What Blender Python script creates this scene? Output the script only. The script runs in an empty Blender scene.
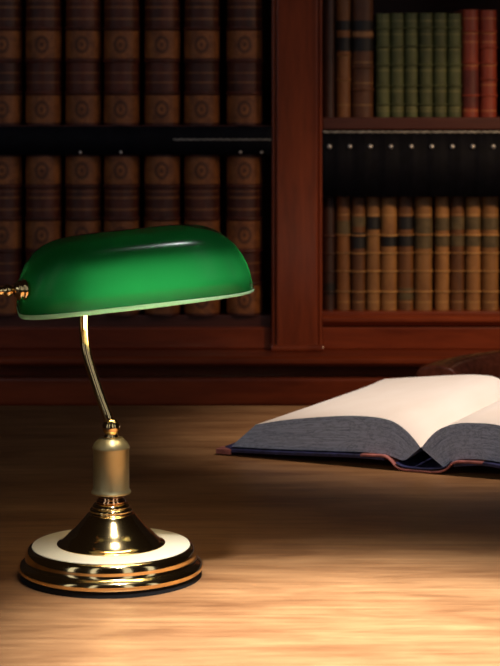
import bpy, bmesh, math, random
from mathutils import Vector, Matrix, Euler
random.seed(7)
S = bpy.context.scene
COL = S.collection
PI = math.pi
CAMZ, F, HY = 1.25, 2000.0, 70.0      # camera height, focal length in pixels, horizon row
DESK = 0.75


def P(px, py, d):
    """point seen at (px, py) standing d metres in front of the camera"""
    return Vector(((px - 250) / F * d, d, CAMZ - (py - HY) / F * d))


# ------------------------------------------------------------------ helpers
def link_mesh(name, bm, mats, parent=None, loc=(0, 0, 0), smooth=False, bevel=0.0, seg=2):
    me = bpy.data.meshes.new(name)
    bmesh.ops.recalc_face_normals(bm, faces=bm.faces)
    bm.to_mesh(me)
    bm.free()
    for m in (mats if isinstance(mats, (list, tuple)) else [mats]):
        me.materials.append(m)
    if smooth:
        for p in me.polygons:
            p.use_smooth = True
    o = bpy.data.objects.new(name, me)
    COL.objects.link(o)
    o.location = loc
    if parent:
        o.parent = parent
    if bevel:
        b = o.modifiers.new('bevel', 'BEVEL')
        b.width = bevel
        b.segments = seg
        b.limit_method = 'ANGLE'
        b.angle_limit = 0.6
    if smooth == 'angle':
        try:
            me.set_sharp_from_angle(angle=0.7)
        except Exception:
            pass
    return o


def tag(o, label, cat, group=None):
    o['label'] = label
    o['category'] = cat
    if group:
        o['group'] = group
    return o


def thing(name, label, cat, loc=(0, 0, 0), rz=0, group=None):
    o = bpy.data.objects.new(name, None)
    o.empty_display_size = 0.05
    COL.objects.link(o)
    o.location = loc
    o.rotation_euler = (0, 0, rz)
    return tag(o, label, cat, group)


def box(bm, x0, x1, y0, y1, z0, z1, mat=0):
    vs = [bm.verts.new(p) for p in ((x0, y0, z0), (x1, y0, z0), (x1, y1, z0), (x0, y1, z0),
                                    (x0, y0, z1), (x1, y0, z1), (x1, y1, z1), (x0, y1, z1))]
    for f in ((0, 3, 2, 1), (4, 5, 6, 7), (0, 1, 5, 4), (1, 2, 6, 5), (2, 3, 7, 6), (3, 0, 4, 7)):
        bm.faces.new([vs[i] for i in f]).material_index = mat


def lathe(bm, prof, n=64, c=(0, 0, 0), axis=None):
    """revolve (radius, height) pairs; closed where the radius is zero"""
    M = Matrix.Translation(Vector(c))
    if axis is not None:
        M = M @ Vector((0, 0, 1)).rotation_difference(Vector(axis)).to_matrix().to_4x4()
    rings = []
    for r, z in prof:
        if r < 1e-6:
            rings.append([bm.verts.new(M @ Vector((0, 0, z)))])
        else:
            rings.append([bm.verts.new(M @ Vector((r * math.cos(2 * PI * i / n), r * math.sin(2 * PI * i / n), z)))
                          for i in range(n)])
    for a, b in zip(rings, rings[1:]):
        for i in range(n):
            j = (i + 1) % n
            q = [a[i % len(a)], a[j % len(a)], b[j % len(b)], b[i % len(b)]]
            q = list(dict.fromkeys(q))
            if len(q) > 2:
                bm.faces.new(q)
    for r, fl in ((rings[0], 1), (rings[-1], 0)):
        if len(r) > 1:
            bm.faces.new(r[::-1] if fl else r)


def spline(pts, n):
    """Catmull-Rom through points"""
    pts = [Vector(p) for p in pts]
    q = [2 * pts[0] - pts[1]] + pts + [2 * pts[-1] - pts[-2]]
    out = []
    segs = len(pts) - 1
    for k in range(n + 1):
        t = k / n * segs
        i = min(int(t), segs - 1)
        t -= i
        a, b, c, d = q[i:i + 4]
        out.append(0.5 * (2 * b + (c - a) * t + (2 * a - 5 * b + 4 * c - d) * t * t + (3 * b - a - 3 * c + d) * t ** 3))
    return out


def sweep(bm, path, sect, up=Vector((0, 0, 1)), scale=None):
    """sweep a closed 2-D section (side, up) along a path"""
    rings = []
    for i, p in enumerate(path):
        t = (path[min(i + 1, len(path) - 1)] - path[max(i - 1, 0)]).normalized()
        s = t.cross(up)
        if s.length < 1e-4:
            s = Vector((1, 0, 0))
        s.normalize()
        u = s.cross(t).normalized()
        k = scale(i / (len(path) - 1)) if scale else 1
        rings.append([bm.verts.new(p + s * a * k + u * b * k) for a, b in sect])
    m = len(sect)
    for a, b in zip(rings, rings[1:]):
        for i in range(m):
            bm.faces.new((a[i], a[(i + 1) % m], b[(i + 1) % m], b[i]))
    bm.faces.new(rings[0][::-1])
    bm.faces.new(rings[-1])


def circle(r, n=16, ry=None):
    return [(r * math.cos(2 * PI * i / n), (ry or r) * math.sin(2 * PI * i / n)) for i in range(n)]


def extrude_x(bm, prof, x0, x1):
    """closed (y, z) profile run along x"""
    a = [bm.verts.new((x0, y, z)) for y, z in prof]
    b = [bm.verts.new((x1, y, z)) for y, z in prof]
    n = len(prof)
    for i in range(n):
        bm.faces.new((a[i], a[(i + 1) % n], b[(i + 1) % n], b[i]))
    bm.faces.new(a[::-1])
    bm.faces.new(b)


# ---------------------------------------------------------------- materials
class NT:
    def __init__(s, name):
        s.m = bpy.data.materials.new(name)
        s.m.use_nodes = True
        s.t = s.m.node_tree
        s.b = s.t.nodes['Principled BSDF']
        s.out = s.t.nodes['Material Output']

    def n(s, typ, **kw):
        o = s.t.nodes.new(typ)
        for k, v in kw.items():
            if hasattr(o, k):
                setattr(o, k, v)
            else:
                o.inputs[k.replace('_', ' ')].default_value = v
        return o

    def l(s, a, b):
        s.t.links.new(a, b)

    def coords(s, scale, kind='Object', shift=True):
        c = s.n('ShaderNodeTexCoord')
        mp = s.n('ShaderNodeMapping')
        mp.inputs['Scale'].default_value = scale
        s.l(c.outputs[kind], mp.inputs['Vector'])
        if shift:
            oi = s.n('ShaderNodeObjectInfo')
            mu = s.n('ShaderNodeMath', operation='MULTIPLY')
            mu.inputs[1].default_value = 37.0
            s.l(oi.outputs['Random'], mu.inputs[0])
            s.l(mu.outputs[0], mp.inputs['Location'])
        return mp.outputs['Vector']

    def noise(s, vec, scale, detail=5, rough=.55, dist=0.0):
        o = s.n('ShaderNodeTexNoise')
        o.inputs['Scale'].default_value = scale
        o.inputs['Detail'].default_value = detail
        o.inputs['Roughness'].default_value = rough
        o.inputs['Distortion'].default_value = dist
        s.l(vec, o.inputs['Vector'])
        return o.outputs['Fac']

    def ramp(s, fac, stops):
        r = s.n('ShaderNodeValToRGB')
        e = r.color_ramp.elements
        while len(e) < len(stops):
            e.new(.5)
        for el, (p, c) in zip(e, stops):
            el.position = p
            el.color = (*c, 1) if len(c) == 3 else c
        s.l(fac, r.inputs['Fac'])
        return r.outputs['Color']

    def bump(s, h, strength, dist=.002):
        b = s.n('ShaderNodeBump')
        b.inputs['Strength'].default_value = strength
        b.inputs['Distance'].default_value = dist
        s.l(h, b.inputs['Height'])
        s.l(b.outputs['Normal'], s.b.inputs['Normal'])

    def mix(s, fac, a, b, mode='MIX'):
        o = s.n('ShaderNodeMix', data_type='RGBA', blend_type=mode)
        for sock, v in ((o.inputs[0], fac), (o.inputs[6], a), (o.inputs[7], b)):
            if hasattr(v, 'is_linked'):
                s.l(v, sock)
            else:
                sock.default_value = v if isinstance(v, (int, float)) else (*v, 1)
        return o.outputs[2]

    def set(s, **kw):
        for k, v in kw.items():
            s.b.inputs[k.replace('_', ' ')].default_value = v
        return s


def wood(name, dark, light, scale, rough=.4, freq=6, bump=.15, spec=.5, coat=0):
    t = NT(name)
    v = t.coords(scale)
    n1 = t.noise(v, freq, 8, .62, .6)
    n2 = t.noise(v, freq * 6, 3, .6)
    c = t.ramp(n1, [(.25, dark), (.5, tuple((a + b) / 2 for a, b in zip(dark, light))), (.72, light)])
    c2 = t.mix(.25, c, t.ramp(n2, [(.3, dark), (.7, light)]))
    t.l(c2, t.b.inputs['Base Color'])
    t.bump(n2, bump, .001)
    t.set(Roughness=rough, Specular_IOR_Level=spec, Coat_Weight=coat, Coat_Roughness=.2)
    return t.m


def plain(name, c, rough=.5, metal=0, var=.25, freq=40, spec=.5, bump=0):
    t = NT(name)
    v = t.coords((1, 1, 1))
    n = t.noise(v, freq, 5)
    t.l(t.ramp(n, [(.3, tuple(a * (1 - var) for a in c)), (.7, tuple(min(1, a * (1 + var)) for a in c))]),
        t.b.inputs['Base Color'])
    if bump:
        t.bump(n, bump, .001)
    t.set(Roughness=rough, Metallic=metal, Specular_IOR_Level=spec)
    return t.m


def leather(name, c, dark, lines=(), rough=.5, gold=(.45, .25, .08), freq=30, vary=.5):
    """book cloth or leather, worn, with gilt lines across the spine at the given heights"""
    t = NT(name)
    v = t.coords((1, 1, .6))
    n = t.noise(v, freq, 6, .6, .4)
    col = t.ramp(n, [(.3, dark), (.7, c)])
    oi = t.n('ShaderNodeObjectInfo')
    hv = t.n('ShaderNodeHueSaturation')
    mr = t.n('ShaderNodeMapRange')
    mr.inputs['To Min'].default_value = 1 - vary
    mr.inputs['To Max'].default_value = 1 + vary
    t.l(oi.outputs['Random'], mr.inputs['Value'])
    t.l(mr.outputs[0], hv.inputs['Value'])
    t.l(col, hv.inputs['Color'])
    col = hv.outputs['Color']
    if lines:
        tc = t.n('ShaderNodeTexCoord')
        sp = t.n('ShaderNodeSeparateXYZ')
        t.l(tc.outputs['Object'], sp.inputs[0])
        acc = None
        for z, w in lines:
            cm = t.n('ShaderNodeMath', operation='COMPARE')
            cm.inputs[1].default_value = z
            cm.inputs[2].default_value = w
            t.l(sp.outputs['Z'], cm.inputs[0])
            if acc is None:
                acc = cm.outputs[0]
            else:
                mx = t.n('ShaderNodeMath', operation='MAXIMUM')
                t.l(acc, mx.inputs[0])
                t.l(cm.outputs[0], mx.inputs[1])
                acc = mx.outputs[0]
        n3 = t.noise(v, 120, 3)
        wear = t.n('ShaderNodeMath', operation='MULTIPLY')
        t.l(acc, wear.inputs[0])
        t.l(n3, wear.inputs[1])
        col = t.mix(wear.outputs[0], col, gold)
    t.l(col, t.b.inputs['Base Color'])
    t.bump(n, .3, .0015)
    t.set(Roughness=rough)
    return t.m


def label_leather(name, c, dark, gold):
    """tan panel of a spine with a tooled oval ring in its middle and a rule along its edges"""
    t = NT(name)
    v = t.coords((1, 1, 1))
    n = t.noise(v, 45, 6, .65, .5)
    col = t.ramp(n, [(.3, dark), (.7, c)])
    tc = t.n('ShaderNodeTexCoord')
    mp = t.n('ShaderNodeMapping')
    mp.inputs['Scale'].default_value = (1.25, 0, 1)
    t.l(tc.outputs['Object'], mp.inputs['Vector'])
    ln = t.n('ShaderNodeVectorMath', operation='LENGTH')
    t.l(mp.outputs[0], ln.inputs[0])
    ring = t.n('ShaderNodeMath', operation='COMPARE')
    ring.inputs[1].default_value = .0135
    ring.inputs[2].default_value = .0035
    t.l(ln.outputs['Value'], ring.inputs[0])
    dot = t.n('ShaderNodeMath', operation='LESS_THAN')
    dot.inputs[1].default_value = .0045
    t.l(ln.outputs['Value'], dot.inputs[0])
    a = t.n('ShaderNodeMath', operation='MAXIMUM')
    t.l(ring.outputs[0], a.inputs[0])
    t.l(dot.outputs[0], a.inputs[1])
    m = t.n('ShaderNodeMath', operation='MULTIPLY')
    m.inputs[1].default_value = .7
    t.l(a.outputs[0], m.inputs[0])
    col = t.mix(m.outputs[0], col, gold)
    t.l(col, t.b.inputs['Base Color'])
    t.bump(n, .3, .0015)
    t.set(Roughness=.5)
    return t.m


MAHOG = wood('mahogany', (.11, .016, .005), (.36, .068, .018), (6, 6, .8), .3, 4, .1, .5, .3)
MAHOG_H = wood('mahogany_horizontal', (.10, .014, .005), (.32, .058, .016), (.8, 6, 6), .3, 4, .1, .5, .3)
SHELFWOOD = wood('dark_shelf_wood', (.05, .010, .007), (.13, .035, .02), (.8, 6, 6), .4, 5)
DESKWOOD = wood('walnut_desk', (.18, .072, .025), (.45, .235, .098), (.9, 4.5, 4.5), .42, 3.2, .12, .4)


def worn(m):
    """uneven wear: broad darker stains along the boards"""
    t = NT.__new__(NT)
    t.m, t.t = m, m.node_tree
    t.b, t.out = t.t.nodes['Principled BSDF'], t.t.nodes['Material Output']
    src = t.b.inputs['Base Color'].links[0].from_socket
    a = t.noise(t.coords((1.1, 4.2, 1)), 4.5, 6, .6, .8)
    b = t.noise(t.coords((.5, 14, 1)), 9, 4, .6, .3)
    c = t.mix(1.0, t.ramp(a, [(.34, (.66, .60, .56)), (.58, (1, 1, 1))]), t.ramp(b, [(.38, (.82, .79, .76)), (.58, (1, 1, 1))]), 'MULTIPLY')
    t.l(t.mix(1.0, src, c, 'MULTIPLY'), t.b.inputs['Base Color'])


worn(DESKWOOD)
CHAIRWOOD = wood('dark_chair_wood', (.06, .016, .009), (.15, .045, .02), (3, 3, 1), .3, 6)
FLAPL = plain('black_leather', (.003, .003, .006), .7, 0, .4, 60, .15, .3)
STUD = plain('nail_head', (.75, .72, .68), .35, 0.6, .2)
CORD = plain('pale_piping', (.35, .33, .29), .6, 0, .5, 120)
FLOORM = wood('floor_boards', (.05, .028, .015), (.12, .07, .035), (.6, 5, 5), .5, 3)
WALLM = plain('dark_wall_paint', (.07, .04, .03), .8, 0, .15, 5)
BRASS = plain('polished_brass', (.92, .66, .30), .11, 1, .06, 6)
SATIN = plain('satin_brass', (.46, .38, .19), .36, .75, .08, 20)
TOPM = plain('lamplit_satin_brass', (.95, .84, .60), .36, .25, .05, 15)  # satin finish, with lamplight and reflection put into the pale colour
COPPER = plain('copper_brass', (.92, .52, .26), .10, 1, .06, 20)
FELT = plain('shadow_black_felt', (.003, .003, .003), 1.0, 0, .3, 200)  # felt pad; its near-black also stands in for the shadow ring under the base
PAGES = plain('aged_page_edges', (.45, .36, .24), .8, 0, .3, 120)
CHLEATHER = plain('oxblood_leather', (.36, .085, .04), .2, 0, .4, 90, .6, .2)

# --------------------------------------------------------------- the setting
bm = bmesh.new()
box(bm, -2.6, 2.6, -.6, 4.3, -.05, 0)
o = link_mesh('floor', bm, FLOORM)
o['kind'] = 'structure'
bm = bmesh.new()
box(bm, -2.6, 2.6, 4.3, 4.4, 0, 2.8)
o = link_mesh('wall_back', bm, WALLM)
o['kind'] = 'structure'
bm = bmesh.new()
box(bm, -2.6, 2.6, 4.275, 4.3, 0, .16)
o = link_mesh('baseboard_back', bm, MAHOG_H, bevel=.006)
o['kind'] = 'structure'

# -------------------------------------------------------------------- desk
desk = thing('writing_desk', 'large brown walnut writing desk with a streaky worn top under the lamp', 'desk', (0, 2.09, 0))
DX, DY0, DY1 = 1.02, 1.16 - 2.09, 2.985 - 2.09
bm = bmesh.new()
box(bm, -DX, DX, DY0, DY1, DESK - .035, DESK)
link_mesh('desk_top', bm, DESKWOOD, desk, bevel=.006, seg=3)
bm = bmesh.new()
for x0, x1, y0, y1 in ((-DX + .09, DX - .09, DY0 + .05, DY0 + .075), (-DX + .09, DX - .09, DY1 - .075, DY1 - .05),
                       (-DX + .05, -DX + .075, DY0 + .05, DY1 - .05), (DX - .075, DX - .05, DY0 + .05, DY1 - .05)):
    box(bm, x0, x1, y0, y1, DESK - .135, DESK - .0352)
link_mesh('apron', bm, DESKWOOD, desk, bevel=.003)
legp = [(.030, 0), (.036, .02), (.022, .05), (.026, .1), (.038, .3), (.044, .42), (.03, .5), (.046, .52), (.03, .54), (.042, .57),
        (.042, .6148)]
for sx in (-1, 1):
    for yy in (DY0 + .1, DY1 - .1):
        bm = bmesh.new()
        lathe(bm, legp, 24, (sx * (DX - .1), yy, 0))
        link_mesh('leg', bm, DESKWOOD, desk, smooth=True)

# ----------------------------------------------------------------- bookcase
D0 = 3.75
sx = D0 / F


def X(px):
    return (px - 250) * sx


def Z(py, d=D0):
    return CAMZ - (py - HY) * d / F


BK = 4.13
case = thing('bookcase', 'tall dark mahogany bookcase with two bays of old books behind the desk', 'bookcase', (X(250), D0, 0))


def cpart(name, mat, boxes=(), prof=None, bevel=.003, parent=case, smooth=False):
    bm = bmesh.new()
    for b in boxes:
        x0, x1, y0, y1, z0, z1 = b
        box(bm, x0 - case.location.x, x1 - case.location.x, y0 - D0, y1 - D0, z0, z1)
    if prof:
        pr, x0, x1 = prof
        extrude_x(bm, [(y - D0, z) for y, z in pr], x0 - case.location.x, x1 - case.location.x)
    return link_mesh(name, bm, mat, parent, bevel=bevel, smooth=smooth)


LX0, LX1 = X(-24), X(272)       # left bay, inside
RX0, RX1 = X(322), X(528)       # right bay, inside
SX0, SX1 = LX0 - .035, RX1 + .035
TOPZ = Z(-62)
LEDGE_T = Z(350)
cpart('back_panel', SHELFWOOD, [(SX0, SX1, BK, BK + .015, 0.1, TOPZ)])
cpart('side_panel', MAHOG, [(SX0, LX0, D0, BK, LEDGE_T, TOPZ)])
cpart('side_panel', MAHOG, [(RX1, SX1, D0, BK, LEDGE_T, TOPZ)])
# pilaster between the bays: a plain face between two thin edge beads, standing on a wider block
post = cpart('pilaster', MAHOG, [(X(276), X(318), D0 - .012, BK, LEDGE_T, TOPZ)], bevel=.004)
for a, b in ((271.8, 275.6), (318.4, 322.2)):
    cpart('edge_bead', MAHOG, [(X(a), X(b), D0 - .006, D0 + .05, Z(347), TOPZ)], bevel=.003, parent=post)
cpart('plinth_block', MAHOG, [(X(270.5), X(324.5), D0 - .022, D0 + .03, LEDGE_T, Z(344))], bevel=.004, parent=post)
cpart('top_board', MAHOG_H, [(SX0, SX1, D0 - .01, BK, TOPZ, TOPZ + .03)])
zt = TOPZ + .03
cpart('cornice', MAHOG_H, prof=([(D0 + .05, zt), (D0 - .02, zt), (D0 - .025, zt + .02), (D0 - .045, zt + .035), (D0 - .07, zt + .045),
                                 (D0 - .075, zt + .07), (D0 + .05, zt + .07)], SX0 - .03, SX1 + .03))
# shelves
ls = cpart('shelf', SHELFWOOD, [(LX0, LX1, D0 + .006, BK, Z(138), Z(125.5))])
rs = cpart('shelf', SHELFWOOD, [(RX0, RX1, D0 + .006, BK, Z(130), Z(117.5))])
lb = cpart('shelf', SHELFWOOD, [(LX0, LX1, D0 + .02, BK, Z(330), Z(316.5))])
rb = cpart('shelf', MAHOG_H, [(RX0, RX1, D0 + .008, BK, Z(326), Z(312))])
# bottom rails with a small moulding on top
cpart('bottom_rail', MAHOG_H, [(LX0, LX1, D0 + .012, D0 + .04, LEDGE_T, Z(328))])
cpart('bottom_rail', MAHOG_H, [(RX0, RX1, D0 + .006, D0 + .04, LEDGE_T, Z(327.5))])
cpart('rail_moulding', MAHOG_H, prof=([(D0 + .0079, Z(326)), (D0 + .0079, Z(316)), (D0 - .002, Z(316)), (D0 - .006, Z(318)), (D0 - .006, Z(321.5)),
                                      (D0 - .001, Z(323)), (D0 + .004, Z(326))], RX0, RX1), bevel=.0015)
# lower cabinet with an overhanging waist ledge
cpart('waist_ledge', MAHOG_H, prof=([(BK, LEDGE_T), (D0 - .085, LEDGE_T), (D0 - .092, LEDGE_T - .004), (D0 - .092, LEDGE_T - .012),
                                     (D0 - .08, LEDGE_T - .019), (D0 - .03, LEDGE_T - .021), (BK, LEDGE_T - .021)], SX0 - .05, SX1 + .05), bevel=.0015)
zb = LEDGE_T - .021
cpart('lower_cabinet', MAHOG_H, [(SX0, SX1, D0 - .022, BK, .1, zb)])
cpart('cabinet_rail', MAHOG_H, [(SX0, SX1, D0 - .058, D0 - .022, zb - .075, zb - .022)], bevel=.006)
cpart('base_plinth', MAHOG_H, [(SX0 - .01, SX1 + .01, D0 - .035, BK, 0, .1)], bevel=.006)
for a, b in ((SX0 + .03, X(297) - .03), (X(297) + .03, SX1 - .03)):
    d = cpart('door', MAHOG, [(a, b, D0 - .04, D0 - .0222, .14, zb - .09)], bevel=.004)
    bm = bmesh.new()
    lathe(bm, [(0, 0), (.006, 0), (.006, .012), (.013, .018), (.012, .026), (0, .029)], 20,
          (((b - .05) if b < .2 else (a + .05)) - case.location.x, -.04, .4), (0, -1, 0))
    link_mesh('knob', bm, BRASS, d, smooth=True)


# leather dust flaps hanging under the two upper shelves, with piping and nail heads
def flap(x0, x1, ytop, ybot, ypipe, ynail, pxs, bright):
    bm = bmesh.new()
    n = 60
    cx = case.location.x
    rows = [Z(ytop), Z((ytop + ybot) / 2), Z(ybot)]
    grid = []
    for z in rows:
        a, b = [], []
        for i in range(n + 1):
            x = x0 + (x1 - x0) * i / n
            dy = .0012 * math.sin(i * .9) + .0008 * math.sin(i * 2.3)
            a.append(bm.verts.new((x - cx, -.004 + dy, z)))
            b.append(bm.verts.new((x - cx, -.001 + dy, z)))
        grid.append((a, b))
    for r, q in zip(grid, grid[1:]):
        for i in range(n):
            bm.faces.new((r[0][i], r[0][i + 1], q[0][i + 1], q[0][i]))
            bm.faces.new((r[1][i], q[1][i], q[1][i + 1], r[1][i + 1]))
    for g in (grid[0], grid[-1]):
        for i in range(n):
            bm.faces.new((g[0][i], g[0][i + 1], g[1][i + 1], g[1][i]))
    for i in (0, n):
        for r, q in zip(grid, grid[1:]):
            bm.faces.new((r[0][i], q[0][i], q[1][i], r[1][i]))
    fl = link_mesh('dust_flap', bm, FLAPL, case, smooth=True)
    bm = bmesh.new()
    if not bright:
        x0 = X(172)      # piping runs only along the right end of the left flap
    k = int((x1 - x0) / .012)
    path = [Vector((x0 - cx + .002 + (x1 - x0 - .004) * i / (k * 6), -.0055, Z(ypipe) + .0006 * math.sin(i * PI / 3))) for i in range(k * 6 + 1)]
    sweep(bm, path, circle(.0022 if bright else .0014, 8))
    link_mesh('piping', bm, CORD, fl, smooth=True)
    for px in pxs:
        bm = bmesh.new()
        q = 1.0 if bright else .7
        lathe(bm, [(.0045 * q, 0), (.0042 * q, .0015), (.0026 * q, .0032), (0, .004)], 14, (X(px) - cx, -.0052, Z(ynail)), (0, -1, 0))
        link_mesh('nail', bm, STUD, fl, smooth=True)


flap(RX0, RX1, 130.3, 196.5, 132, 146.5, [329.3 + 20.45 * i for i in range(9)], True)
flap(LX0, LX1, 126.3, 154.5, 139.5, 152.2, [80.5, 121, 240.5, 261.5], False)


# -------------------------------------------------------------------- books
def arc_profile(w, r, n=14):
    """points along a rounded spine from left to right; bulges towards -y by r"""
    out = []
    for i in range(n + 1):
        a = PI * i / n
        out.append((-w / 2 * math.cos(a), -r * math.sin(a) ** .95 if 0 < i < n else 0.0))
    return out


def cover_mesh(w, h, dep, r, t=.003):
    bm = bmesh.new()
    arc = arc_profile(w, r)
    inn = [(x * (1 - 2 * t / w), y + t) for x, y in arc]
    outer = [(-w / 2, dep)] + arc + [(w / 2, dep)]
    inner = [(-w / 2 + t, dep)] + inn + [(w / 2 - t, dep)]
    lo = [[bm.verts.new((x, y, z)) for x, y in p] for z in (0, h) for p in (outer, inner)]
    m = len(outer)
    oa, ia, ob, ib = lo
    for i in range(m - 1):
        bm.faces.new((oa[i], oa[i + 1], ob[i + 1], ob[i]))
        bm.faces.new((ia[i], ib[i], ib[i + 1], ia[i + 1]))
        bm.faces.new((oa[i], ia[i], ia[i + 1], oa[i + 1]))
        bm.faces.new((ob[i], ob[i + 1], ib[i + 1], ib[i]))
    for i in (0, m - 1):
        bm.faces.new((oa[i], ob[i], ib[i], ia[i]))
    return bm


def strip_mesh(w, r, z0, z1, off, half=False, soft=False):
    """a band of leather lying round the spine between two heights"""
    bm = bmesh.new()
    arc = arc_profile(w, r)
    k = 1 + 2 * off / w
    prof = [(0.0, z0), (.7, z0 + .15 * (z1 - z0)), (1.0, (z0 + z1) / 2), (.7, z1 - .15 * (z1 - z0)), (0.0, z1)] if soft else \
        [(0.0, z0), (1.0, z0 + .0005), (1.0, z1 - .0005), (0.0, z1)]
    rings = []
    for s, z in prof:
        rings.append([bm.verts.new((x * (1 + (k - 1) * s), y - off * s - .0002, z)) for x, y in arc])
    for a, b in zip(rings, rings[1:]):
        for i in range(len(arc) - 1):
            bm.faces.new((a[i], a[i + 1], b[i + 1], b[i]))
    back = [bm.verts.new((x * .99, y + .0006, z)) for z in (z0, z1) for x, y in arc]
    m = len(arc)
    for i in range(m - 1):
        bm.faces.new((back[i], rings[0][i], rings[0][i + 1], back[i + 1]))
        bm.faces.new((back[m + i], back[m + i + 1], rings[-1][i + 1], rings[-1][i]))
        bm.faces.new((back[i], back[i + 1], back[m + i + 1], back[m + i]))
    return bm


def make_book(name, label, group, loc, w, h, dep, r, mat, bands=(), labels=()):
    t = thing(name, label, 'book', loc, 0, group)
    link_mesh('cover', cover_mesh(w, h, dep, r), mat, t, smooth='angle')
    bm = bmesh.new()
    box(bm, -w / 2 + .0032, w / 2 - .0032, .0035, dep - .006, .004, h - .004)
    link_mesh('page_block', bm, PAGES, t)
    for z, hw in bands:
        link_mesh('raised_band', strip_mesh(w, r, z - hw, z + hw, .0022, soft=True), mat, t, smooth=True)
    for z0, z1, m in labels:
        zc = (z0 + z1) / 2
        link_mesh('spine_label', strip_mesh(w, r, z0 - zc, z1 - zc, .0005), m, t, loc=(0, 0, zc), smooth='angle')
    return t


def copy_book(src, loc, label):
    r = src.copy()
    COL.objects.link(r)
    r.location = loc
    r['label'] = label
    for ch in src.children:
        c = ch.copy()
        COL.objects.link(c)
        c.parent = r
    return r


# left bay: two rows of seven tall matching volumes
LH = 163 * sx - .002
ph = LH / 5
LBOOK = leather('red_brown_calf', (.12, .026, .010), (.05, .011, .005),
                [(ph * 3 + .018, .0022), (ph * 3 + .04, .0022), (ph + .02, .0015), (ph + .038, .0015), (ph * 4 - .009, .001)], .45, (.36, .14, .04), 30, .25)
LTAN = label_leather('tan_calf_panel', (.40, .135, .032), (.15, .042, .010), (.06, .016, .005))
ords = ['leftmost', 'second from the left', 'third from the left', 'fourth from the left', 'fifth from the left', 'sixth from the left',
        'rightmost beside wooden post']
spx = [(-20, 19.5), (20.5, 59.5), (61, 99.5), (101, 138.5), (140.5, 179.5), (181.5, 219.5), (223, 262.5)]
first = None
for row, ybot, nm, grp in ((0, 125.5, 'upper', 'tall brown volumes on the upper left shelf'), (1, 316.5, 'lower', 'tall brown volumes on the lower left shelf')):
    for (a, b), od in zip(spx, ords):
        lab = 'tall brown leather volume with tan spine panels, %s, %s left shelf' % (od, nm)
        loc = (X(b - 18.0), D0 + .040 + random.uniform(-.003, .003), Z(ybot))
        if first is None:
            w = 35.6 * sx
            first = make_book('antique_book', lab, grp, loc, w, LH, .25, .034, LBOOK,
                              [(ph * k, .0035) for k in (1, 2, 3, 4)],
                              [(ph * k + .0045, ph * (k + 1) - .0045, LTAN) for k in (0, 2, 4)])
        else:
            c = copy_book(first, loc, lab)
            c['group'] = grp

# right bay
BLK = plain('black_spine_label', (.012, .010, .009), .5, 0, .3, 80)
TANL = plain('tan_spine_label', (.34, .16, .06), .55, 0, .3, 80)
OLIVEL = plain('dull_olive_label', (.11, .075, .03), .6, 0, .3, 80)


def lines_for(h, fr, w=.0012):
    return [(h * f, w) for f in fr]


def rbook(label, group, a, b, ybot, ytop, mat, labs=(), bands=(), r=None):
    w = (b - a) * sx - .0012
    h = (ybot - ytop) * sx
    return make_book('antique_book', label, group, (X((a + b) / 2), D0 + .045 + random.uniform(-.004, .004), Z(ybot)), w, h, .16,
                     r or min(.018, w * .47), mat, [(h * f, .0022) for f in bands],
                     [((ybot - y1) * sx, (ybot - y0) * sx, m) for y0, y1, m in labs])


UB = 117.5
gU = 'books on the upper right shelf'
DKB = leather('dark_brown_calf', (.085, .032, .018), (.035, .013, .009), (), .45)
TANB = leather('tan_calf', (.32, .125, .036), (.17, .06, .018), lines_for(.23, (.1, .3, .5, .62)), .5, vary=.1)
BRNB = leather('brown_calf', (.16, .058, .02), (.08, .028, .011), lines_for(.23, (.1, .28, .45, .56)), .5, vary=.1)
GRNB = leather('green_cloth', (.115, .130, .045), (.06, .068, .022), lines_for(.196, (.06, .09, .25, .45, .65, .8, .93), .0014), .6, (.30, .27, .10), vary=.22)
REDB = leather('red_morocco', (.36, .06, .024), (.20, .03, .014), lines_for(.203, (.06, .3, .48, .7, .78, .92), .0012), .45, (.7, .3, .1), vary=.12)
rbook('narrow dark brown book against the post, left end of the upper right shelf', gU, 323.5, 336, UB, -6, DKB)
rbook('tall tan book with two black bands, left of the brown one, upper right shelf', gU, 336.8, 352, UB, -8, TANB,
      [(37, 51, BLK), (20, 30, BLK)], (.3, .5))
rbook('tall brown book with two black bands, just left of the green books', gU, 353, 375, UB, -8, BRNB,
      [(38, 51, BLK), (20, 30, BLK), (31.5, 36.5, TANL)], (.22, .4))
go = ['leftmost of the six', 'second from the left of the six', 'third from the left of the six', 'fourth from the left of the six',
      'fifth from the left of the six', 'rightmost of the six, touching the red book']
for i, o_ in enumerate(go):
    a = 377.5 + i * 14.4
    rbook('slim olive green book with faint gilt lines, %s' % o_, 'slim green books on the upper right shelf', a, a + 14.2, UB, 12.7 + random.uniform(-.4, .4), GRNB,
          (), (.12, .3, .5, .68, .86))
rbook('darker red leather book directly right of the green books', gU, 464.2, 481.5, UB, 9, REDB, [(70, 108, plain('dark_red_panel', (.13, .022, .014), .5, 0, .3, 60))], (.2, .5, .8))
rbook('bright red leather book at the right edge of the upper right shelf', gU, 482.3, 499.8, UB, 9.5, REDB, (), (.2, .35, .5, .65, .8))

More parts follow.
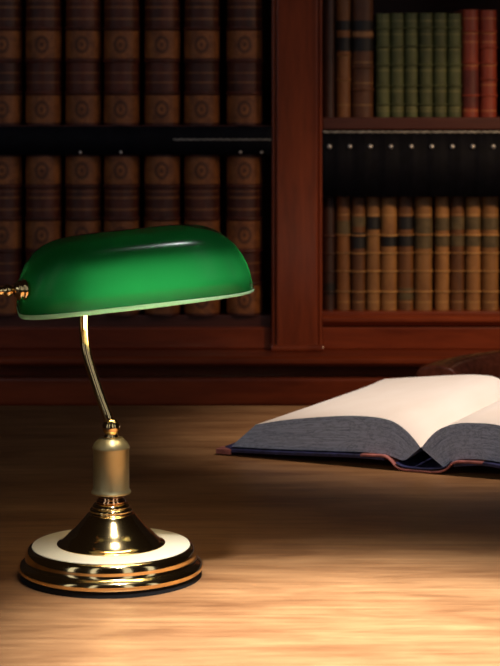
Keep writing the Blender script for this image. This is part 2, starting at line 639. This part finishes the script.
LB = 312
gL = 'tan books on the lower right shelf'
OCH = leather('ochre_calf', (.46, .215, .062), (.25, .105, .03), lines_for(.214, (.07, .16, .34, .5, .66, .84), .0012), .5, (.62, .36, .12), vary=.22)
OCHD = leather('dull_shaded_ochre_calf', (.22, .085, .022), (.11, .04, .011), lines_for(.214, (.07, .16, .34, .5, .66, .84), .0012), .5, (.5, .28, .1), vary=.22)  # duller calf, darkened further to paint in the shade near the post
low = [(323.5, 336, 199, DKB, [(285, 297, BLK)], 'narrow dark brown book against the post on the lower right shelf'),
       (336.6, 351.6, 197.5, OCHD, [(222, 236, OLIVEL)], 'dull ochre book beside the narrow dark one, lower right shelf'),
       (352.2, 366.8, 198.5, OCHD, [(234, 250, BLK), (218, 228, OLIVEL)], 'dull ochre book with one low black label, third on lower right shelf'),
       (367.2, 381.5, 197.3, OCH, [(218, 231, BLK)], 'ochre book with a single high black label on the lower right shelf'),
       (381.9, 398.6, 198.2, OCH, [(235.5, 248, BLK)], 'ochre book with a single low black label, between two high-labelled books, lower right shelf'),
       (399, 415.6, 197.6, OCHD, [(218, 231, BLK), (235.5, 248, BLK), (290, 302, OLIVEL)], 'dull ochre book with two black labels on the lower right shelf'),
       (416.2, 434.5, 197, OCH, [(219, 250, OLIVEL)], 'widest ochre book, left of the dark gap on lower right shelf'),
       (437, 451.6, 198, OCH, [(219, 232, OLIVEL), (237, 248, OLIVEL)], 'ochre book directly right of the dark gap, lower right shelf'),
       (452.2, 467, 197.4, OCHD, [(218, 231, OLIVEL), (237, 248, OLIVEL)], 'dull ochre book, second right of the dark gap, lower right shelf'),
       (467.6, 483.4, 198.1, OCH, [(218, 231, OLIVEL), (237, 248, OLIVEL)], 'ochre book, last but one at the right edge, lower right shelf'),
       (484, 501.5, 197.5, OCH, [(219, 231, OLIVEL), (237, 249, OLIVEL)], 'ochre book cut by the right edge of the lower right shelf')]
for a, b, yt, m, labs, lab in low:
    rbook(lab, gL, a, b, LB, yt, m, labs, (.16, .34, .5, .66))

# ------------------------------------------------------------ banker's lamp
LD = 1.98
lamp = thing('desk_lamp', 'brass banker desk lamp with a green glass shade on the desk', 'lamp', (-.1375, LD, DESK))
lo = lamp.location


def LP(px, py, dy=0.0):
    """lamp-local point seen at (px, py), dy behind the lamp's axis"""
    return P(px, py, LD + dy) - lo


bm = bmesh.new()
lathe(bm, [(0, 0), (.0895, 0), (.0895, .004), (.088, .0055), (0, .0055)], 96)
link_mesh('felt_pad', bm, FELT, lamp, smooth='angle')
bm = bmesh.new()
prof = [(.089, .0056), (.0905, .0075), (.0910, .0105), (.0895, .0135), (.0868, .0155), (.0848, .0168), (.0840, .019), (.0838, .0225),
        (.0828, .0262), (.0810, .0285), (.0785, .0297), (.0780, .0298)]
lathe(bm, [(0, .0056)] + [(p.x, p.y) for p in spline([(r, z, 0) for r, z in prof], 60)] + [(0, .0298)], 128)
link_mesh('base', bm, BRASS, lamp, smooth=True)
bm = bmesh.new()
lathe(bm, [(0, .0298), (.0782, .0298), (.0778, .0306), (.066, .0312), (.056, .0316), (0, .0316)], 128)
o = link_mesh('base_top', bm, TOPM, lamp, smooth='angle')
o['label'] = 'satin brass ring on top of the base, lamplight painted into its colour'
bm = bmesh.new()
prof = [(.0535, .0317), (.0532, .0325), (.0495, .0345), (.046, .0375), (.042, .0415),
        (.0365, .0465), (.031, .0525), (.0265, .0575), (.0235, .0612), (.0215, .0622), (.0205, .0636), (.0212, .0650), (.0200, .0668), (.0185, .0678), (.0185, .0690),
        (.0165, .0715), (.0140, .0725)]
lathe(bm, [(0, .0317)] + [(p.x, p.y) for p in spline([(r, z, 0) for r, z in prof], 120)] + [(0, .0725)], 128)
link_mesh('bell', bm, BRASS, lamp, smooth=True)
bm = bmesh.new()
lathe(bm, [(0, 0.0720), (.0145, 0.0720), (.0150, 0.0740), (.0130, 0.0760), (.0125, 0.0780), (.0128, 0.0800), (.0125, 0.0807), (0, 0.0807)], 64)
link_mesh('collar', bm, COPPER, lamp, smooth=True)
bm = bmesh.new()
lathe(bm, [(0, 0.0807), (.0165, 0.0807), (.0195, 0.0815), (.0198, 0.0830), (.0185, 0.0850), (.0180, 0.0865), (.0180, 0.1245), (.0186, 0.1255),
           (.0186, 0.1270), (.0178, 0.1285), (.0165, 0.1310), (.0140, 0.1335), (.0125, 0.1350), (.0118, 0.1360), (0, 0.1360)], 96)
link_mesh('socket_barrel', bm, SATIN, lamp, smooth='angle')
bm = bmesh.new()
lathe(bm, [(0, 0.1360), (.0075, 0.1360), (.0072, 0.1375), (.0062, 0.1390)] +
      [(.0088 * math.cos(a), .1465 + .0088 * math.sin(a)) for a in [(-.85 + .17 * i) for i in range(11)]] + [(.005, 0.1543), (0, 0.1545)], 48)
link_mesh('ball_joint', bm, BRASS, lamp, smooth=True)

# shade frame (fitted half-shell: half lengths a, b, height c; turned and tilted)
A_, B_, C_, N_, PP, QQ = .117, .0648, .0647, 5.0, 5.4, 1.70
SM = Matrix.Translation(Vector((-.1153, 2.0, 1.022)) - lo) @ Euler((.022, -.0919, .1514)).to_matrix().to_4x4()
# stem: from the ball up behind the front of the shade to the bulb holder
pole = spline([LP(109.3, 423), LP(107.6, 416), LP(103, 404, .002), LP(98.3, 391, .004), LP(93.3, 376, .007), LP(88.6, 361, .010), LP(85.4, 347, .013), LP(84.2, 334, .018), LP(84, 320, .024), LP(84.5, 306, .028), LP(86, 292, .030)], 80)
bm = bmesh.new()
sweep(bm, pole, circle(.0049, 20), up=Vector((0, 1, 0)))
link_mesh('stem', bm, BRASS, lamp, smooth='angle')


def half_shell(a, b, c, n, pp, qq, nr=26, na=96):
    bm = bmesh.new()
    rings = []
    for i in range(nr + 1):
        R = (i / nr) ** .55 if i < nr else 1.0
        z = c * max(0, 1 - R ** pp) ** (1 / qq)
        if i == 0:
            rings.append([bm.verts.new((0, 0, c))])
            continue
        ring = []
        for k in range(na):
            t = 2 * PI * k / na
            C, S_ = math.cos(t), math.sin(t)
            kk = (abs(C) ** n + abs(S_) ** n) ** (-1 / n)
            ring.append(bm.verts.new((a * R * kk * C, b * R * kk * S_, z)))
        rings.append(ring)
    for p, q in zip(rings, rings[1:]):
        for k in range(na):
            j = (k + 1) % na
            bm.faces.new([p[0], q[k], q[j]] if len(p) == 1 else [p[k], q[k], q[j], p[j]])
    return bm


def glass(name, trans, diff, gl, rough):
    t = NT(name)
    t.t.nodes.remove(t.b)
    v = t.coords((1, 1, 1))
    n = t.noise(v, 9, 3)
    tr = t.n('ShaderNodeBsdfTranslucent')
    t.l(t.ramp(n, [(.3, tuple(c * .9 for c in trans)), (.7, trans)]), tr.inputs['Color'])
    df = t.n('ShaderNodeBsdfDiffuse')
    df.inputs['Color'].default_value = (*diff, 1)
    gy = t.n('ShaderNodeBsdfGlossy')
    gy.inputs['Roughness'].default_value = rough
    mx = t.n('ShaderNodeMixShader')
    mx.inputs[0].default_value = .35
    t.l(tr.outputs[0], mx.inputs[1])
    t.l(df.outputs[0], mx.inputs[2])
    fr = t.n('ShaderNodeFresnel')
    fr.inputs['IOR'].default_value = 1.45
    ml = t.n('ShaderNodeMath', operation='MULTIPLY')
    ml.inputs[1].default_value = gl
    t.l(fr.outputs[0], ml.inputs[0])
    m2 = t.n('ShaderNodeMixShader')
    t.l(ml.outputs[0], m2.inputs[0])
    t.l(mx.outputs[0], m2.inputs[1])
    t.l(gy.outputs[0], m2.inputs[2])
    t.l(m2.outputs[0], t.out.inputs['Surface'])
    return t.m


GREEN = glass('green_cased_glass', (.015, .30, .097), (.003, .030, .010), .45, .18)
LIPG = glass('milky_green_lip', (.55, .80, .62), (.6, .8, .65), .5, .2)
WHITEG = glass('white_cased_lining', (.75, .80, .72), (.75, .78, .72), .5, .2)
bm = half_shell(A_, B_, C_, N_, PP, QQ)
bm.transform(SM @ Matrix.Translation((0, 0, .002)))
shade = link_mesh('lamp_shade', bm, [GREEN, WHITEG], lamp, smooth=True)
so = shade.modifiers.new('thick', 'SOLIDIFY')
so.thickness = .0045
so.offset = -1
so.material_offset = 1
so.material_offset_rim = 1
so.use_even_offset = False

bm = bmesh.new()
na = 96
loop = []
for k in range(na):
    t = 2 * PI * k / na
    C, S_ = math.cos(t), math.sin(t)
    kk = (abs(C) ** N_ + abs(S_) ** N_) ** (-1 / N_)
    loop.append((A_ * kk * C, B_ * kk * S_))
secs = [(.999, .0019), (1.002, .0008), (1.002, -.0014), (.996, -.0026), (.965, -.0028), (.957, -.0018), (.957, .0010), (.965, .0019)]
rings = [[bm.verts.new((x * f, y * f, z * (1 - .65 * min(1, max(0, (x - .01) / .09))) if z < 0 else z)) for f, z in secs] for x, y in loop]
for k in range(na):
    a_, b_ = rings[k], rings[(k + 1) % na]
    for i in range(len(secs)):
        j = (i + 1) % len(secs)
        bm.faces.new((a_[i], a_[j], b_[j], b_[i]))
bm.transform(SM)
o = link_mesh('shade_lip', bm, LIPG, shade, smooth=True)
o['label'] = 'pale milky glass lip'

# bulb, holder and an added trough that keeps bulb light off the top
RB = .009
BY, BZ = -.020, .010
bm = bmesh.new()
lathe(bm, [(0, -.072), (.006, -.072), (RB, -.066), (RB, .066), (.006, .072), (0, .0735)], 24, (.012, BY, BZ), (1, 0, 0))
bm.transform(SM)
bl = NT('bulb_glow')
bl.set(Base_Color=(.9, .85, .75, 1), Emission_Color=(1, .80, .52, 1), Emission_Strength=24.0)
link_mesh('bulb', bm, bl.m, lamp, smooth=True)
bm = bmesh.new()
lathe(bm, [(0, -.098), (.008, -.098), (.008, -.085), (.011, -.084), (.011, -.0665), (0, -.0665)], 24, (.012, BY, BZ), (1, 0, 0))
bm.transform(SM)
link_mesh('bulb_holder', bm, SATIN, lamp, smooth='angle')
bm = bmesh.new()
arc = [math.radians(a) for a in range(30, 181, 8)]
ro, ri = .030, .0285
for R_ in (ro,):
    pass
x0, x1 = -.088, .092
cv = [(BY + .006 - ro * math.cos(a), BZ + .004 + ro * math.sin(a)) for a in arc]
ci = [(BY + .006 - ri * math.cos(a), BZ + .004 + ri * math.sin(a)) for a in arc]
extrude_x(bm, cv + ci[::-1], x0, x1)
bm.transform(SM)
link_mesh('shade_baffle', bm, plain('white_enamel_baffle', (.7, .68, .62), .5, 0, .05), lamp, smooth='angle')  # added, unseen: blocks the bulb so the upper glass stays dark
# crossbar joining stem, holder and pivot
bar0 = SM @ Vector((-.0985, BY, BZ))
bm = bmesh.new()
sweep(bm, [SM @ Vector((-.110, -.040, .026)), SM @ Vector((-.106, -.032, .020)), SM @ Vector((-.100, BY, BZ + .002)), bar0], circle(.003, 12))
sweep(bm, [pole[-1] + Vector((0, 0, -.004)), SM @ Vector((-.045, .015, .018)), SM @ Vector((-.085, .002, .013)), SM @ Vector((-.092, BY, BZ))], circle(.003, 12))
link_mesh('crossbar', bm, BRASS, lamp, smooth='angle')
# pivot knob on the left end of the shade with its thumb-screw running off to the left
ctr = SM @ Vector((-.1095, -.046, .0265))
ax = (SM.to_3x3() @ Vector((-1, -.2, .08))).normalized()
bm = bmesh.new()
lathe(bm, [(0, -.004), (.0070, -.004), (.0088, -.001), (.0090, .0005), (.0086, .0016), (.0078, .0022), (.0084, .0032), (.0086, .0052), (.0078, .0064), (.0062, .0070),
           (.0060, .0085), (.0040, .0092), (0, .0092)], 48, ctr, ax)
bmesh.ops.transform(bm, matrix=Matrix.Translation(ctr) @ Matrix.Scale(1.12, 4) @ Matrix.Translation(-ctr), verts=bm.verts)
kn = link_mesh('pivot_knob', bm, BRASS, lamp, smooth=True)
bm = bmesh.new()
lathe(bm, [(0, .0090), (.0030, .0090), (.0030, .0105), (.0046, .0120), (.0054, .0140), (.0055, .0152), (.0050, .0172), (.0036, .0188), (.0034, .0200), (.0040, .0215),
           (.0050, .028), (.0060, .036), (.0064, .041), (.005, .043), (0, .0435)], 32, ctr, ax)
bmesh.ops.transform(bm, matrix=Matrix.Translation(ctr) @ Matrix.Scale(1.12, 4) @ Matrix.Translation(-ctr), verts=bm.verts)
link_mesh('thumb_screw', bm, BRASS, kn, smooth=True)

# --------------------------------------------------------------- open book
O = Vector((.2139, 2.487, DESK))
XL, YL = Vector((.91, -.4146, 0)), Vector((.4146, .91, 0))
ang = math.atan2(XL.y, XL.x)
book = thing('open_book', 'large open book with blank cream pages and grey edges lying on the desk', 'book', O, ang)


def UV(px, py):
    a = (px - 250) / F
    d = (YL.x * O.x + YL.y * O.y) / (YL.x * a + YL.y)
    p = P(px, py, d) - O
    return Vector((p.dot(XL), p.z, 0))


def res(pts, n):
    return spline(pts, n)


PAPER = NT('cream_paper')
v = PAPER.coords((1, .35, 1))
n = PAPER.noise(v, 9, 4, .5)
PAPER.l(PAPER.ramp(n, [(.3, (.80, .66, .55)), (.65, (.90, .79, .70))]), PAPER.b.inputs['Base Color'])
PAPER.set(Roughness=.75, Specular_IOR_Level=.2)
EDGE = NT('grey_page_edges')
uv = EDGE.n('ShaderNodeUVMap')
mp = EDGE.n('ShaderNodeMapping')
mp.inputs['Scale'].default_value = (2.0, 60, 1)
EDGE.l(uv.outputs[0], mp.inputs[0])
n = EDGE.noise(mp.outputs[0], 1.0, 6, .7, .3)
mp2 = EDGE.n('ShaderNodeMapping')
mp2.inputs['Scale'].default_value = (9, 5, 1)
EDGE.l(uv.outputs[0], mp2.inputs[0])
n2 = EDGE.noise(mp2.outputs[0], 1.0, 6, .7, 1.6)
c1 = EDGE.ramp(n, [(.30, (.22, .25, .34)), (.5, (.44, .49, .62)), (.72, (.64, .69, .82))])
c2 = EDGE.ramp(n2, [(.46, (1, 1, 1)), (.5, (.40, .41, .44)), (.54, (1, 1, 1))])
EDGE.l(EDGE.mix(.8, c1, c2, 'MULTIPLY'), EDGE.b.inputs['Base Color'])
EDGE.bump(n, .4, .001)
EDGE.set(Roughness=.75, Specular_IOR_Level=.2)

LEN = .405
NS, NY, NV = 56, 24, 10


def page_block(T, B, flare):
    """T, B: top and bottom curves of the tail face from fore edge to gutter, in book-local (u, z)"""
    bm = bmesh.new()
    lay = bm.loops.layers.uv.new('UVMap')
    T, B = res(T, NS), res(B, NS)

    def pt(i, v_, t):
        q = B[i].lerp(T[i], v_)
        s = i / NS
        k = 1 - .05 * t * v_ * min(1, s * 1.6 + .2)
        z = q.y * k
        if flare:
            z += .003 * v_ * max(0, 1 - s / .22) ** 2 * max(0, (t - .72) / .28) ** 2
        w = .0012 * math.sin(9 * s + 2.2 * t) * v_ * t
        return Vector((q.x + (.024 * t * (1 - s) * v_ if flare else 0), t * LEN, z + w))

    def sheet(fn, na, nb, uvf, mat):
        g = [[bm.verts.new(fn(a / na, b / nb)) for b in range(nb + 1)] for a in range(na + 1)]
        for a in range(na):
            for b in range(nb):
                idx = ((a, b), (a + 1, b), (a + 1, b + 1), (a, b + 1))
                f = bm.faces.new([g[i][j] for i, j in idx])
                f.material_index = mat
                for lp, (i, j) in zip(f.loops, idx):
                    lp[lay].uv = uvf(i / na, j / nb)
    I = lambda s: int(round(s * NS))
    sheet(lambda s, v_: pt(I(s), v_, 0), NS, NV, lambda s, v_: (s, v_), 1)
    sheet(lambda s, v_: pt(I(s), v_, 1), NS, NV, lambda s, v_: (s + 3, v_), 1)
    sheet(lambda s, t: pt(I(s), 1, t), NS, NY, lambda s, t: (s, t), 0)
    sheet(lambda s, t: pt(I(s), 0, t), NS, NY, lambda s, t: (s, t), 1)
    sheet(lambda t, v_: pt(0, v_, t), NY, NV, lambda t, v_: (t * 2 + 5, v_), 1)
    sheet(lambda t, v_: pt(NS, v_, t), NY, NV, lambda t, v_: (t * 2 + 5, v_), 1)
    bmesh.ops.remove_doubles(bm, verts=bm.verts, dist=1e-5)
    return link_mesh('page_block', bm, [PAPER.m, EDGE.m], book, smooth='angle')


LT = [UV(*p) for p in ((256, 424.5), (285, 420), (320, 417), (350, 415.8), (375, 417.2), (392, 421), (405, 429.5), (414, 439), (420.5, 447.5))]
LBt = [UV(*p) for p in ((231, 446.5), (260, 448.3), (300, 450), (340, 451.3), (365, 452.2), (385, 454.5), (394, 457.2), (401, 460), (405.5, 460))]
page_block(LT, LBt, True)
RT = [UV(*p) for p in ((421.2, 448), (430, 437), (440, 429), (456, 423.8), (474, 423), (500, 425.5))] + [Vector((.165, .053, 0)), Vector((.205, .044, 0))]
RBt = [UV(*p) for p in ((443, 467), (448, 467.3), (453, 464), (459, 459.6), (479, 459.3), (500, 462.2))] + [Vector((.17, .014, 0)), Vector((.232, .009, 0))]
page_block(RT[::-1], RBt[::-1], False)

NAVY = plain('navy_marbled_board', (.020, .020, .065), .5, 0, .8, 70, .4, .2)
PINK = plain('worn_red_leather', (.34, .11, .09), .55, 0, .55, 60, .4, .3)


def slab(name, top, thick, y0, y1, mat, parent=book, n=30, raise_=0.0):
    """a sheet of board following a curve in (u, z), run along the book's length"""
    bm = bmesh.new()
    T = res(top, n)
    rows = []
    for y in (y0, y1):
        up = [bm.verts.new((p.x, y, max(p.y + raise_, .0008 + thick))) for p in T]
        dn = [bm.verts.new((p.x, y, max(p.y + raise_, .0008 + thick) - thick)) for p in T]
        rows.append((up, dn))
    (a, b), (c, d) = rows
    for i in range(n):
        bm.faces.new((a[i], a[i + 1], c[i + 1], c[i]))
        bm.faces.new((b[i], d[i], d[i + 1], b[i + 1]))
        bm.faces.new((a[i], b[i], b[i + 1], a[i + 1]))
        bm.faces.new((c[i], c[i + 1], d[i + 1], d[i]))
    for i in (0, n):
        bm.faces.new((a[i], c[i], d[i], b[i]))
    return link_mesh(name, bm, mat, parent, smooth='angle', bevel=.0006)


Y0, Y1 = -.006, LEN + .006
lb_top = [UV(*p) for p in ((219, 448.6), (240, 448.8), (280, 450.8), (320, 452.3), (355, 453.6), (386, 456.4))]
slab('board', lb_top, .0042, Y0, Y1, NAVY)
rb_top = [UV(*p) for p in ((455, 463), (479, 461.5), (500, 464))] + [Vector((.17, .010, 0)), Vector((.246, .0065, 0))]
slab('board', rb_top, .0042, Y0, Y1, NAVY)
sp_top = [UV(*p) for p in ((362, 453.6), (374, 454), (386, 455), (392, 459), (397, 464.6), (405, 468.2), (422, 470.3), (440, 470.3), (448, 467.5), (453, 462.5), (459, 460.5), (470, 460.8), (484, 461.5))]
slab('spine', sp_top, .0026, Y0 - .0012, Y1 + .0012, PINK, n=60, raise_=.0004)
slab('spine_lining', [UV(*p) for p in ((397, 462.6), (405, 466.4), (422, 468.6), (440, 468.6), (447, 466.2), (452, 461.5))], .0008, Y0 - .0006, Y1, NAVY, raise_=.0012)
# leather corner pieces: triangles wrapped on the board's corners
for uo, s, fore in ((lb_top[0], 1, 0), (rb_top[-1], -1, 1)):
    for ye, sy in ((Y0 - .001, 1), (Y1 + .001, -1)):
        bm = bmesh.new()
        k = .022
        x0 = uo.x - .0012 * s
        zz = uo.y if not fore else .0065
        zs = (zz + .0010, max(zz - .0052, .0004))
        q = []
        for z in zs:
            zt_ = z + (.0008 if z == zs[0] else 0)
            q.append([bm.verts.new((x0, ye, z)), bm.verts.new((x0 + k * s, ye, zt_)), bm.verts.new((x0, ye + k * sy, z))])
        bm.faces.new(q[0])
        bm.faces.new(q[1])
        for i in range(3):
            bm.faces.new((q[0][i], q[0][(i + 1) % 3], q[1][(i + 1) % 3], q[1][i]))
        link_mesh('corner_piece', bm, PINK, book, bevel=.0005)

# ----------------------------------------------- tub chair behind the desk
ch = thing('tub_chair', 'dark oxblood leather tub chair rail behind the open book at right', 'chair', (.618, 3.30, 0))
co = ch.location
rail_c = []
for i in range(61):
    t = math.radians(14 + (180 - 28) * i / 60)
    rail_c.append(Vector((.618 - .335 * math.cos(t), 3.075 + .27 * math.sin(t) ** .95, .7615 + .004 * math.sin(t))) - co)
sect = [(-.030, -.020), (.030, -.020), (.033, -.012), (.033, .010), (.026, .018), (.010, .0225), (-.010, .0225), (-.026, .018), (-.033, .010), (-.033, -.012)]
bm = bmesh.new()
sweep(bm, rail_c, sect)
rail = link_mesh('arm_rail', bm, CHLEATHER, ch, smooth='angle', bevel=.003)
for i in range(3, 59, 2):
    t = (rail_c[i + 1] - rail_c[i - 1]).normalized()
    s = t.cross(Vector((0, 0, 1)))
    sgn = 1 if (s.y < 0) else -1
    bm = bmesh.new()
    for w in (sgn,):
        lathe(bm, [(.0042, 0), (.0036, .0018), (.002, .003), (0, .0035)], 12, rail_c[i] + s * .0332 * w + Vector((0, 0, -.0125)), s * w)
    link_mesh('nail', bm, STUD, rail, smooth=True)
bm = bmesh.new()
lathe(bm, [(0, .38), (.25, .38), (.27, .39), (.275, .42), (.265, .45), (.2, .465), (0, .47)], 48, (0, -.05, 0))
link_mesh('seat', bm, CHLEATHER, ch, smooth='angle')
bm = bmesh.new()
lathe(bm, [(0, .33), (.265, .33), (.265, .3799), (0, .3799)], 48, (0, -.05, 0))
link_mesh('seat_frame', bm, CHAIRWOOD, ch, smooth='angle', bevel=.004)
for i in range(2, 60, 4):
    p = rail_c[i]
    a = Vector((p.x * .74, -.05 + (p.y + .05) * .74, .37))
    dv = Vector((p.x, p.y + .05, 0))
    a = Vector((0, -.05, .375)) + dv.normalized() * .25
    bm = bmesh.new()
    b = p + Vector((0, 0, -.02))
    sweep(bm, [a.lerp(b, k / 10) for k in range(11)], circle(.011, 12), up=Vector((1, .3, 0)), scale=lambda t: .8 + .45 * math.sin(PI * t) ** 2)
    link_mesh('spindle', bm, CHAIRWOOD, ch, smooth='angle')
for ax_, ay in ((-.19, -.2), (.19, -.2), (-.18, .12), (.18, .12)):
    bm = bmesh.new()
    lathe(bm, [(0, 0), (.014, 0), (.017, .02), (.015, .06), (.024, .2), (.026, .28), (.02, .3), (.026, .329), (0, .329)], 20, (ax_, ay, 0))
    link_mesh('leg', bm, CHAIRWOOD, ch, smooth=True)


# ------------------------------------------------------------------- lights
def spot(name, loc, target, energy, angle, blend, color, size=.05):
    l = bpy.data.lights.new(name, 'SPOT')
    l.energy = energy
    l.spot_size = math.radians(angle)
    l.spot_blend = blend
    l.color = color
    l.shadow_soft_size = size
    o = bpy.data.objects.new(name, l)
    COL.objects.link(o)
    o.location = loc
    o.rotation_euler = (Vector(target) - Vector(loc)).to_track_quat('-Z', 'Y').to_euler()
    return o


def area(name, loc, target, energy, w, h, color):
    l = bpy.data.lights.new(name, 'AREA')
    l.shape = 'RECTANGLE'
    l.size, l.size_y = w, h
    l.energy = energy
    l.color = color
    o = bpy.data.objects.new(name, l)
    COL.objects.link(o)
    o.location = loc
    o.rotation_euler = (Vector(target) - Vector(loc)).to_track_quat('-Z', 'Y').to_euler()
    return o


spot('added_desk_spot', (.12, 1.45, 2.5), (.12, 1.69, DESK), 780, 27, 1.0, (.95, .97, 1), .08)  # added spot that makes the bright pool on the front of the desk
spot('added_book_spot', (.75, 2.2, 2.5), (.27, 2.72, DESK), 165, 25, .9, (1, .88, .78), .08)  # added spot that brightens the open pages
spot('bookcase_light', (1.5, 2.1, 2.0), (.50, 3.75, .92), 98, 27, 1.0, (1, .64, .34), .12)
spot('added_shelf_spot', (1.7, 2.75, 1.9), (-.25, 3.78, 1.12), 12, 24, 1.0, (1, .56, .26), .08)  # added grazing spot for side contrast on the left bay's spines

W = bpy.data.worlds.new('dim_room')
S.world = W
W.use_nodes = True
T = W.node_tree
bg = T.nodes['Background']
tc = T.nodes.new('ShaderNodeTexCoord')
sep = T.nodes.new('ShaderNodeSeparateXYZ')
T.links.new(tc.outputs['Generated'], sep.inputs[0])


def wm(op, a, b, c=None):
    n = T.nodes.new('ShaderNodeMath')
    n.operation = op
    for i, v in enumerate((a, b, c)):
        if v is None:
            continue
        if isinstance(v, (int, float)):
            n.inputs[i].default_value = v
        else:
            T.links.new(v, n.inputs[i])
    return n.outputs[0]


back = wm('LESS_THAN', sep.outputs['Y'], -.05)
den = wm('MAXIMUM', wm('MULTIPLY', sep.outputs['Y'], -1.0), .05)
u, v = wm('DIVIDE', sep.outputs['X'], den), wm('DIVIDE', sep.outputs['Z'], den)
acc = None
# window-shaped bright bands added to the world behind the camera for brass reflections
for u0, hw, v0, hh, st in ((-1.25, .18, .66, .64, 1.0), (-.36, .07, .66, .64, 1.0), (.5, .12, .66, .64, 1.0), (1.7, .30, .66, .64, 1.0)):
    w_ = wm('MULTIPLY', wm('COMPARE', u, u0, hw), wm('COMPARE', v, v0, hh))
    w_ = wm('MULTIPLY', w_, st)
    acc = w_ if acc is None else wm('MAXIMUM', acc, w_)
acc = wm('MULTIPLY', acc, back)
mx = T.nodes.new('ShaderNodeMix')
mx.data_type = 'RGBA'
T.links.new(acc, mx.inputs[0])
mx.inputs[6].default_value = (.007, .0045, .003, 1)
mx.inputs[7].default_value = (.78, .84, .96, 1)
T.links.new(mx.outputs[2], bg.inputs[0])
bg.inputs[1].default_value = 1.0

# ------------------------------------------------------------------- camera
cd = bpy.data.cameras.new('camera')
cam = bpy.data.objects.new('camera', cd)
COL.objects.link(cam)
cam.location = (0, 0, CAMZ)
cam.rotation_euler = (PI / 2, 0, 0)
cd.sensor_fit = 'HORIZONTAL'
cd.sensor_width = 36
cd.lens = F / 500 * 36
cd.shift_y = -(333 - HY) / 500
cd.clip_start = .05
cd.dof.use_dof = True
cd.dof.focus_distance = 2.12
cd.dof.aperture_fstop = 20
S.camera = cam
S.view_settings.view_transform = 'Standard'
S.view_settings.look = 'None'
S.view_settings.gamma = 1
S.view_settings.use_curve_mapping = False
S.view_settings.exposure = 0
